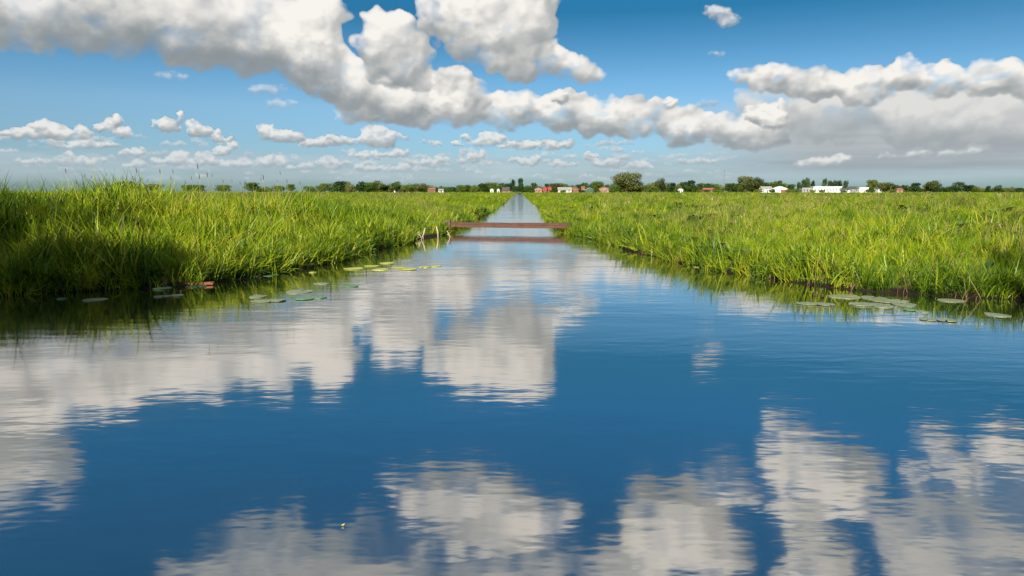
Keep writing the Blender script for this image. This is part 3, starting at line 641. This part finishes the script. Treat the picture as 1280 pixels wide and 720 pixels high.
pads = [
 (118,375,30,'grey','pale lily pad alone on dark water, farthest left of all',GL),(77,374,13,'green','tiny dim lily pad left of the lone pale pad under the bank',GL),
 (183,358,20,'green','narrow lily pad left of the orange brown floating board',GL),(203,361,24,'green','green lily pad just below the left end of the orange board',GL),(246,358,30,'green','bright green lily pad touching the right end of the orange board',GL),
 (203,371,24,'grey','left half of the pale pad pair in front of the orange board',GL),(221,370,20,'grey','right half of the pale pad pair in front of the orange board',GL),
 (311,346,26,'green','dull green lily pad at the dark foot of the left bank, left of two',GM),(337,344,26,'green','dull green lily pad at the sunlit foot of the left bank, right of two',GM),
 (322,371,24,'grey','thin blue grey lily pad behind a long grey pad, left of mid water',GM),(327,377,28,'grey','long grey lily pad with an orange edge under it, left one',GM),(347,376,24,'grey','grey lily pad joined to the right of the long grey pad',GM),
 (374,365,38,'grey','large blue grey lily pad out on the green reflection',GM),(402,355,22,'grey','small grey lily pad behind the large blue grey one',GM),(391,341,11,'yellow','tiny yellow lily pad in the left bank reflection',GM),
 (380,374,24,'green','dark lily pad in front of the large blue grey one, left',GM),(399,372,22,'green','dark lily pad in front of the large blue grey one, right',GM),(438,358,22,'green','dark thin lily pad alone right of the green reflection',GM),
 (442,336,26,'yellow','yellow lily pad at the left end of the yellow row',GY),(465,333,20,'yellow','yellow lily pad second from the left of the yellow row',GY),(476,337,24,'yellow','yellow lily pad lowest in the yellow row',GY),(484,329,19,'yellow','yellow lily pad farthest back in the yellow row',GY),(498,335,22,'yellow','yellow lily pad just right of the row centre',GY),(511,337,22,'yellow','yellow lily pad third from the right of the yellow row',GY),(531,334,18,'yellow','yellow lily pad second from the right of the yellow row',GY),(545,333,14,'yellow','yellow lily pad at the right end of the yellow row',GY),
 (1008,380,28,'grey','grey lily pad left of the large pad cluster, left of two',GR),(1031,381,26,'grey','grey lily pad left of the large pad cluster, right of two',GR),
 (1056,371,42,'grey','broad pad at the back left of the right bank cluster',GR),(1092,373,36,'grey','broad pad at the back middle of the right bank cluster',GR),(1078,381,36,'grey','pad at the front left of the right bank cluster',GR),(1106,377,34,'grey','pad in the centre of the right bank cluster',GR),(1102,383,30,'grey','pad at the front middle of the right bank cluster',GR),(1130,381,34,'grey','pad at the front right of the right bank cluster',GR),(1125,377,24,'grey','pad at the back right of the right bank cluster',GR),
 (1137,388,16,'green','small dark pad below the right bank cluster',GR),(1153,390,18,'grey','small pale pad below the right bank cluster',GR),(1188,376,32,'grey','single pad close under the shaded right bank',GR),
 (1160,400,22,'grey','low pad right of the cluster, left of a joined pair',GR),(1183,401,26,'grey','low pad right of the cluster, right of a joined pair',GR),(1246,394,32,'grey','single bright pad farthest right on the water',GR),(873,334,12,'yellow','tiny yellow leaf pad close under the right bank middle',GR)]
for i, (px, py, wpx, kind, label, grp) in enumerate(pads):
    x, y = on_plane(px, py); d = wpx / FPX * y * .92
    o = obj('lily_pad', PM[kind][i % 3], None, (x, y, .003 + .0022 * (i % 4)), (0, 0, random.uniform(0, 6.28))); o.scale = (d, d, 1)
    tag(o, label, 'lily pad', grp)
ORANGE = plain('wet_orange_wood', (.24, .08, .03), (.42, .17, .08), 7, .6, .004, (1, 8, 8))
x, y = on_plane(226, 355.5); fb = obj('floating_board', plank(-.52, .52, 0, .12, .035, 0, 21, ORANGE), None, (x + .05, y - .16, .03), (0, 0, .20)); tag(fb, 'orange brown board floating against the shaded left bank', 'board')
LEAFY = plain('fallen_leaf', (.34, .26, .05), (.46, .36, .10), 20, .6)
x, y = on_plane(429, 658); fl = obj('fallen_leaf', mesh_np('fallen_leaf', [(-.5,0,.004),(-.15,-.22,.006),(.3,-.17,.008),(.55,0,.012),(.3,.17,.008),(-.15,.22,.006),(0,0,.002),(.03,0,-.002)], [(6,0,1),(6,1,2),(6,2,3),(6,3,4),(6,4,5),(6,5,0),(7,1,0),(7,2,1),(7,3,2),(7,4,3),(7,5,4),(7,0,5)], [LEAFY]), None, (x, y, .003), (0, 0, .3)); fl.scale = (.018, .018, 1); tag(fl, 'single small yellow leaf floating on the open blue water in front', 'leaf')
# ---------------------------------------------------------------- trees
def crown_mesh(name, lobes, n, leaf, seed, m, hollow=.55):
    """many small leaf faces spread through the lobes of a crown"""
    r = np.random.default_rng(seed); vol = np.array([l[3]*l[4]*l[5] for l in lobes])**.75; pk = r.choice(len(lobes), n, p=vol/vol.sum()); Lb_ = np.array(lobes)[pk]
    d = r.normal(size=(n, 3)); d /= np.linalg.norm(d, axis=1)[:, None]; rad = hollow + (1-hollow) * r.random(n)**.6
    rad *= 1 + .16*np.sin(d[:, 0]*7+pk) * np.sin(d[:, 2]*6+pk*2) + r.normal(0, .06, n)
    c = Lb_[:, :3] + d * rad[:, None] * Lb_[:, 3:6]
    nn = d + r.normal(0, .55, (n, 3)); nn /= np.linalg.norm(nn, axis=1)[:, None]
    t = np.cross(nn, r.normal(size=(n, 3))); t /= np.linalg.norm(t, axis=1)[:, None]; b = np.cross(nn, t); s = leaf * r.uniform(.55, 1.3, n)[:, None]
    V = np.stack([c - t*s, c - b*s*.55 , c + t*s, c + b*s*.55], 1).reshape(-1, 3); Q = np.arange(4*n).reshape(n, 4)
    return mesh_np(name, V, Q, [m])
def trunk_mesh(name, h, r0, limbs, seed):
    r = random.Random(seed); parts = [tube_vf([(0,0,-.3),(.05,0,h*.3),(-.05,.05,h*.65),(0,0,h)], [r0*1.25, r0, r0*.7, r0*.3], 8)]
    for k in range(limbs):
        a = 6.28*k/limbs + r.uniform(-.4, .4); z = h*r.uniform(.35, .75); L_ = h*r.uniform(.25, .42)
        parts.append(tube_vf([(0,0,z), (math.cos(a)*L_*.5, math.sin(a)*L_*.5, z+L_*.4), (math.cos(a)*L_, math.sin(a)*L_, z+L_*.7)], [r0*.45, r0*.3, r0*.12], 5))
    v, f = join_vf(parts); return mesh_np(name, v, f, [BARK])
def lobes_round(w, h, z0, n, seed):
    r = random.Random(seed); out = [(0, 0, z0 + h*.5, w*.36, w*.36, h*.42)]
    for k in range(n):
        a = 6.28*k/n + r.uniform(-.5, .5); q = r.uniform(.15, .30)*w; s = r.uniform(.15, .25)*w; out.append((math.cos(a)*q, math.sin(a)*q, z0 + h*r.uniform(.18, .82), s, s, s*r.uniform(.7, 1.1)*h/w))
    return out
KIND = {}
# every kind is one unit tall; a tree scales it
for k, (w, h, z0, n, m, leaf, cnt) in {'round': (1.35, .95, .05, 10, TREE_LEAF, .045, 2000), 'olive': (1.35, .95, .05, 10, TREE_OLIVE, .045, 2000), 'dark': (.95, .98, .02, 9, TREE_DARK, .042, 2000), 'bush': (2.4, 1.0, -.02, 13, TREE_LEAF, .06, 2000), 'poplar': (.46, .98, .02, 7, TREE_DARK, .032, 1300), 'wide': (1.85, .92, .08, 16, TREE_OLIVE, .038, 4500)}.items():
    KIND[k] = [(crown_mesh('crown', lobes_round(w, h, z0, n, 60+7*j+len(k)), cnt, leaf, 80+j, m), trunk_mesh('trunk', .62, .028, 5, 90+j)) for j in range(3)]
def tree(px, top, D, kind, label, group=None, ws=1.0, base=0.0):
    x = (px - 640) / FPX * D; H_ = ((239.5 - top) / FPX * D + EYE - .5) * 1.14
    root = empty('broadleaf_tree' if kind != 'poplar' else 'poplar_tree', (x, D, .48), random.uniform(0, 6.28)); root.scale = (H_*ws, H_*ws, H_)
    c_, t_ = KIND[kind][random.randrange(3)]
    obj('trunk', t_, root); obj('crown', c_, root)
    tag(root, label, 'tree', group); return root
D0 = 720
tree(782, 217, D0-20, 'wide', 'largest broad olive crowned tree towering over the far tree line', ws=1.0)
tree(640.5, 225.5, D0-60, 'dark', 'dark conical tree at the canal end, left and lower of a close pair', 'dark twin trees', ws=.52); tree(651, 223.5, D0-50, 'dark', 'dark rounded tree at the canal end, right and taller of a close pair', 'dark twin trees', ws=.50)
tree(645, 233, D0-70, 'bush', 'low dark bush at the foot of the twin dark trees', ws=.7)
tree(1190, 228, D0, 'dark', 'dark egg shaped tree standing clear of the right far tree line', ws=1.3)
tree(1162, 227, D0, 'olive', 'rounded yellow green tree between dark trees at the far right', ws=1.0); tree(1158, 228, D0+10, 'round', 'green tree merged behind the yellow green tree at the far right', ws=1.0)
tree(1086, 226, D0, 'round', 'slim green tree beside the small white house right of the long white building', ws=.8)
def row(spec, label, group, D=D0, dj=40):
    for i, (px, top, kind, ws) in enumerate(sorted(spec)): tree(px, top, D + random.uniform(-dj, dj), kind, '%s, %s from the left' % (label, ORD[i]), group, ws)
row([(928,222,'olive',.8),(938,223,'olive',.9),(945,225,'olive',.8)], 'loose tall olive tree just right of the thin mast', 'olive trees right of the mast', dj=10)
row([(995,228,'poplar',1),(1000,226,'poplar',1),(1005,223,'poplar',1),(1012,227,'poplar',1),(1026,225,'poplar',1),(1033,227,'poplar',1),(1039,226,'poplar',1.1),(1045.5,226,'poplar',1.1),(1052.5,227,'poplar',1)], 'thin dark poplar behind the long white building', 'poplars behind the white building', D0+60, 5)
row([(1128,232,'dark',1.6),(1139,229,'dark',1.2),(1120,233,'round',1),(1203,232,'dark',1.7),(1212,233,'round',1.2),(1229,233,'dark',.8),(1241,232,'round',.9),(1250,235,'bush',.8),(1258,234,'olive',.9),(1268,235,'bush',.8),(1277,235,'bush',.8),(1180,233,'bush',.6),(1172,234,'round',1),(1220,236,'bush',.8)], 'low far tree near the right edge of the picture', 'far right tree line')
row([(1066,234,'bush',.6),(1075,235,'bush',.6),(1100,229,'olive',1.2),(1108,230,'olive',1.1),(1114,232,'round',1.1),(985,231,'round',.8)], 'small tree among the white buildings', 'trees among the white buildings')
row([(952,229,'round',1),(960,229,'round',1.1),(968,227,'dark',1.3),(974,230,'round',1)], 'green tree behind the white shed', 'trees behind the red and white shed', D0+40, 10)
row([(757,231,'dark',.8),(766,230,'round',1),(796,230,'round',1.1),(806,232,'bush',.6),(812,229,'round',1.1),(823,224,'olive',.65),(828,228,'olive',1.1),(836,229,'dark',1.2),(846,231,'olive',.7),(855,228,'dark',1.3),(862,226,'dark',.9),(870,231,'olive',1),(878,230,'round',1.2),(887,230,'bush',.8),(896,231,'bush',.7),(908,230,'olive',.9),(916,230,'dark',1.2),(922,231,'round',1),(775,232,'bush',.6),(787,233,'bush',.6),(818,233,'bush',.6),(840,234,'bush',.6),(866,234,'bush',.6)], 'far tree between the largest tree and the mast', 'tree line between largest tree and mast')
row([(668,229,'dark',.9),(675,233,'olive',1),(684,230,'dark',.8),(692,230,'olive',1),(699,230,'olive',1.1),(706,231,'round',1),(714,232,'bush',.6),(724,231,'dark',1.5),(733,231,'round',1),(742,228,'round',1),(747,228,'round',1.1),(729,229,'dark',1),(718,233,'bush',.5)], 'small tree among the red roofed houses', 'trees among the village houses', D0+30, 15)
row([(577,232,'bush',.7),(584,232,'round',1.2),(593,232,'round',1.1),(605,230,'bush',.6),(612,229,'round',1.3),(621,229,'round',1.2),(632,230,'round',1.2),(659,232,'bush',.6),(600,231,'dark',1.3)], 'green far tree left of the canal end', 'trees left of the canal end')
row([(432,228,'round',1),(440,230,'olive',.9),(452,228,'dark',1),(459,228,'bush',.6),(466,229,'round',1.1),(474,227,'olive',1),(482,231,'round',1.2),(490,230,'olive',1),(497,228,'round',.8),(505,231,'bush',.8),(515,230,'bush',.9),(527,230,'olive',1.3),(533,232,'bush',.8),(545,234,'bush',.5),(553,233,'round',.9),(562,234,'bush',.5)], 'tree in the far clump over the left meadow', 'far trees over the left meadow')
row([(352,232.8,'bush',0.8999999999999999),(366,231,'round',1),(390,232.8,'bush',0.8999999999999999),(408,230,'round',1.1),(420,229,'round',1.2),(427,227,'dark',1.3),(404,232.8,'bush',0.8999999999999999),(283,231.8,'bush',1.0499999999999998),(318,229,'round',1.3),(327,232.8,'bush',0.8999999999999999),(338,233.8,'bush',0.8999999999999999),(240,231.8,'bush',1.0499999999999998),(252,231.8,'bush',0.8999999999999999),(196,230.8,'bush',1.0499999999999998),(160,227.8,'bush',1.125),(168,227.8,'bush',1.2000000000000002),(152,230.8,'bush',0.8999999999999999)], 'treetop just showing over the left crest', 'treetops behind the left crest')
def hedge(p0, p1, label, group, lo=233.6, hi=236.2, step=8.5):
    xs = np.arange(p0, p1, step) + rng.uniform(-2.5, 2.5, len(np.arange(p0, p1, step)))
    row([(float(x), float(rng.uniform(lo, hi)), 'bush' if rng.random() < .7 else 'olive', float(rng.uniform(1.0, 1.5))) for x in xs], label, group, D0 + 75, 25)
hedge(655, 770, 'low bush behind the village houses', 'bushes behind the village'); hedge(770, 950, 'low bush under the tree line left of the mast', 'bushes under the tree line', 233.0, 235.5)
hedge(950, 1120, 'low bush behind the white buildings', 'bushes behind the white buildings'); hedge(1120, 1290, 'low bush on the far right horizon', 'bushes on the right horizon', 235, 237); hedge(430, 640, 'low bush on the horizon left of the canal', 'bushes on the left horizon', 233.5, 236)
def shrubs(spec, label, group):
    row([(px, tp, 'bush', ws) for px, tp, ws in spec], label, group, 668, 6)
shrubs([(665,237.2,1),(692,236.8,1.2),(703,237.6,1),(726,237.0,1.1),(745,236.8,1.2),(766,236.5,1.3)], 'low shrub in front of the village houses', 'shrubs before the village')
shrubs([(872,237,1),(881,237.2,1.2),(893,236.6,1.2),(945,236.4,1.2),(962,236.8,1),(984,236.2,1.3),(993,236.6,1),(1012,237.3,1),(1024,237,1),(1050,237.3,1),(1083,236.5,1.2),(1110,236.6,1.2)], 'low shrub in front of the white buildings and farmhouse', 'shrubs before the white buildings')
# two big trees on the bank behind the viewer, whose shade falls on the near banks
BIGLEAF = [(crown_mesh('crown', lobes_round(.72, .80, .2, 9, 333+j), 5200, .022, 444+j, TREE_LEAF, .25), trunk_mesh('trunk', .7, .026, 6, 555+j)) for j in range(2)]
SHADE = [(-20.5, -17, 21.5), (-15.0, -16.5, 18.6), (-30, -18, 23), (2.9, -16, 16.1), (10.2, -17, 16.8)]
for i, (x, y, h) in enumerate(SHADE):
    root = empty('broadleaf_tree', (x, y, .4), i * 1.3, h); c_, t_ = BIGLEAF[i % 2]; obj('trunk', t_, root); obj('crown', c_, root)
    tag(root, 'big leafy tree on the bank behind the viewpoint, %s from the left' % ORD[sorted(q[0] for q in SHADE).index(x)], 'tree', 'trees behind the viewpoint')
# ---------------------------------------------------------------- the far village
M_ = {k: plain(k, a, b, .6, .8) for k, (a, b) in {'brick_red': ((.15, .065, .045), (.20, .09, .06)), 'brick_pink': ((.20, .115, .09), (.26, .155, .125)), 'white_render': ((.50, .49, .47), (.60, .59, .57)), 'roof_tile': ((.17, .065, .04), (.23, .09, .055)), 'roof_dark': ((.035, .038, .045), (.07, .07, .075)), 'roof_grey': ((.16, .16, .16), (.24, .24, .24)), 'bright_red': ((.20, .03, .025), (.26, .05, .04)), 'cream': ((.34, .31, .25), (.40, .36, .29)), 'pane': ((.03, .035, .04), (.06, .065, .07)), 'green_paint': ((.03, .07, .05), (.05, .09, .06))}.items()}
def house(px0, px1, eave, ridge, D, wall, roof, label, gable=False, door=True, flat=False, wins=2, name='village_house', chimney=False):
    x0, x1 = (px0-640)/FPX*D, (px1-640)/FPX*D; W_ = x1-x0; z0 = .45; ze = (239.5-eave)/FPX*D + EYE - z0; zr = (239.5-ridge)/FPX*D + EYE - z0; dp = 8.0
    root = tag(empty(name, ((x0+x1)/2, D, z0)), label, 'house' if name == 'village_house' else 'building')
    h = W_/2
    if flat:
        v, f = box_vf(-h, h, 0, dp, -.3, ze); obj('wall', mesh_np('wall', v, f, [M_[wall]]), root)
        v, f = box_vf(-h-.3, h+.3, -.3, dp+.3, ze+.003, ze+.5); obj('roof', mesh_np('roof', v, f, [M_[roof]]), root)
    elif gable:
        v = [(-h,0,-.3),(h,0,-.3),(h,0,ze),(0,0,zr),(-h,0,ze),(-h,dp,-.3),(h,dp,-.3),(h,dp,ze),(0,dp,zr),(-h,dp,ze)]
        obj('wall', mesh_np('wall', v, [(0,1,2,3,4),(9,8,7,6,5),(1,6,7,2),(5,0,4,9)], [M_[wall]]), root)
        t = .3; v = []
        for y_ in (-.5, dp+.5): v += [(-h-.6,y_,ze-.35),(0,y_,zr+.02),(h+.6,y_,ze-.35),(h+.6,y_,ze-.35+t),(0,y_,zr+t+.1),(-h-.6,y_,ze-.35+t)]
        obj('roof', mesh_np('roof', v, [(0,1,4,5),(1,2,3,4),(6,11,10,7),(7,10,9,8),(5,4,10,11),(4,3,9,10),(0,5,11,6),(2,8,9,3),(0,6,7,1),(1,7,8,2)], [M_[roof]]), root)
    else:
        v = [(-h,0,-.3),(h,0,-.3),(h,0,ze),(-h,0,ze),(-h,dp,-.3),(h,dp,-.3),(h,dp,ze),(-h,dp,ze),(-h,dp/2,zr),(h,dp/2,zr)]
        obj('wall', mesh_np('wall', v, [(0,1,2,3),(5,4,7,6),(1,5,6,9,2),(4,0,3,8,7)], [M_[wall]]), root)
        v = [(-h-.4,-.6,ze-.3),(h+.4,-.6,ze-.3),(h+.4,dp/2,zr+.05),(-h-.4,dp/2,zr+.05),(-h-.4,dp+.6,ze-.3),(h+.4,dp+.6,ze-.3)]; v += [(a, b, c+.28) for a, b, c in v]
        obj('roof', mesh_np('roof', v, [(6,7,8,9),(9,8,11,10),(1,0,3,2),(2,3,4,5),(0,1,7,6),(5,4,10,11),(1,2,8,7),(2,5,11,8),(3,0,6,9),(4,3,9,10)], [M_[roof]]), root)
    n = wins
    for k in range(n):
        xc = -h + W_*(k+.7)/(n+.4); ww = min(1.1, W_/n*.5); zb = ze*.35
        v, f = box_vf(xc-ww/2, xc+ww/2, -.06, .05, zb, zb+min(1.5, ze*.4)); obj('window', mesh_np('window', v, f, [M_['pane']]), root)
    if door:
        v, f = box_vf(h*.1-.5, h*.1+.5, -.08, .05, -.2, min(2.1, ze*.8)); obj('door', mesh_np('door', v, f, [M_['green_paint']]), root)
    if chimney:
        v, f = box_vf(h*.4, h*.4+.8, dp*.5-.4, dp*.5+.4, ze, zr+1.1); obj('chimney', mesh_np('chimney', v, f, [M_['brick_red']]), root)
    return root
Dh = 690
house(668,677,236,234.5,Dh,'brick_pink','roof_tile','small pink brick gabled house right of the canal end',gable=True)
house(678,683,235,233.5,Dh+10,'bright_red','roof_tile','narrow bright red house, left of two red ones near the canal end',gable=True,wins=1)
house(684,689,235,233,Dh+14,'bright_red','bright_red','narrow bright red house, right of two red ones near the canal end',gable=True,wins=1)
house(697,714,237,234.5,Dh,'cream','roof_grey','low grey roofed farm shed with a pale front, right of the canal end',wins=3)
house(712,723,236.5,234,Dh+5,'brick_red','roof_tile','orange brick house with white window beside the grey farm shed',gable=True)
house(726,730,235,233.5,Dh+20,'brick_pink','roof_tile','small pinkish house half hidden by a dark bush',wins=1)
house(731,742,237.5,235,Dh-5,'green_paint','roof_grey','dark gabled barn with pale grey roof edges among the village houses',gable=True)
house(748,760,236,234,Dh+5,'brick_pink','roof_tile','pink walled house with tiled roof just left of the largest tree',gable=True)
house(758,766,236.5,234,Dh+15,'brick_pink','roof_dark','pink house with dark roof tucked against the largest tree',chimney=True)
house(876,891,237,235.3,Dh+10,'brick_red','roof_tile','long low red roofed farmhouse left of the mast',wins=3)
house(628,638,237.5,234.5,Dh-20,'brick_red','roof_dark','dark hipped barn just left of the twin dark trees',wins=1)
house(536,545,236.6,235.2,Dh+10,'brick_red','roof_tile','red roofed house in a gap of the trees over the left meadow',chimney=True)
house(494,500,237.4,236.2,Dh+5,'white_render','roof_tile','small white house under trees over the left meadow',gable=True)
house(549,555,237.6,236.5,Dh+8,'white_render','roof_grey','white cottage right of the red roofed house over the left meadow')
house(949,962,236,233.5,Dh,'white_render','roof_grey','white shed with grey roof and red base right of the mast',wins=3)
house(965,981,236,233.5,Dh-6,'white_render','white_render','white gabled hall with a red front right of the mast',gable=True,wins=1)
x_ = (976-640)/FPX*(Dh-6); v, f = box_vf(-3, 3, 0, .35, 0, 2.6)
rd = obj('red_trailer', mesh_np('red_trailer', v, f, [M_['bright_red']]), None, (x_, Dh-9, .5)); tag(rd, 'bright red container parked before the white gabled hall', 'container')
house(999,1012,234.6,233,Dh+6,'roof_grey','roof_dark','dark grey flat building left of the long white one',flat=True,wins=3,name='office_building')
house(1013,1048,233.8,232,Dh,'white_render','white_render','long white flat roofed building before a row of poplars',flat=True,wins=9,name='office_building')
house(1049,1058,237,235.5,Dh-5,'white_render','roof_dark','low white shed with dark roof at the right end of the long building')
house(1056,1070,236,233.5,Dh+6,'roof_grey','roof_dark','dark roofed hall right of the long white building',wins=2)
house(1070,1081,235,233.0,Dh+2,'white_render','white_render','plain white cube house left of a slim green tree',flat=True)
house(1093,1103,236,233.8,Dh,'white_render','roof_grey','white house with grey roof between slim tree and olive trees')
house(1116,1124,237,235.5,Dh,'brick_pink','roof_tile','tiny pink house under the far right trees',wins=1)
house(848,851.5,237.8,236.3,Dh-40,'white_render','white_render','tiny white hut before the tree line left of the mast',gable=True,wins=0)
house(613,617,237,235.8,Dh-30,'white_render','roof_grey','tiny white hut left of the canal end, left of two',gable=True,wins=1); house(621.5,624.5,237.2,236,Dh-30,'white_render','roof_grey','tiny white hut left of the canal end, right of two',gable=True,wins=1)
STEEL = plain('mast_steel', (.10, .10, .10), (.16, .16, .16), 3, .6)
mx = (902-640)/FPX*Dh; mh = (239.5-213)/FPX*Dh + 1
ms = tag(empty('radio_mast', (mx, Dh, .5)), 'tall thin dark mast rising above the far tree line', 'mast')
v, f = tube_vf([(0,0,-.5),(0,0,mh*.5),(0,0,mh)], [.42, .34, .26], 8); obj('pole', mesh_np('pole', v, f, [STEEL]), ms)
v, f = tube_vf([(0,0,mh*.93),(0,0,mh*.99)], [.46, .46], 8); obj('antenna', mesh_np('antenna', v, f, [STEEL]), ms)
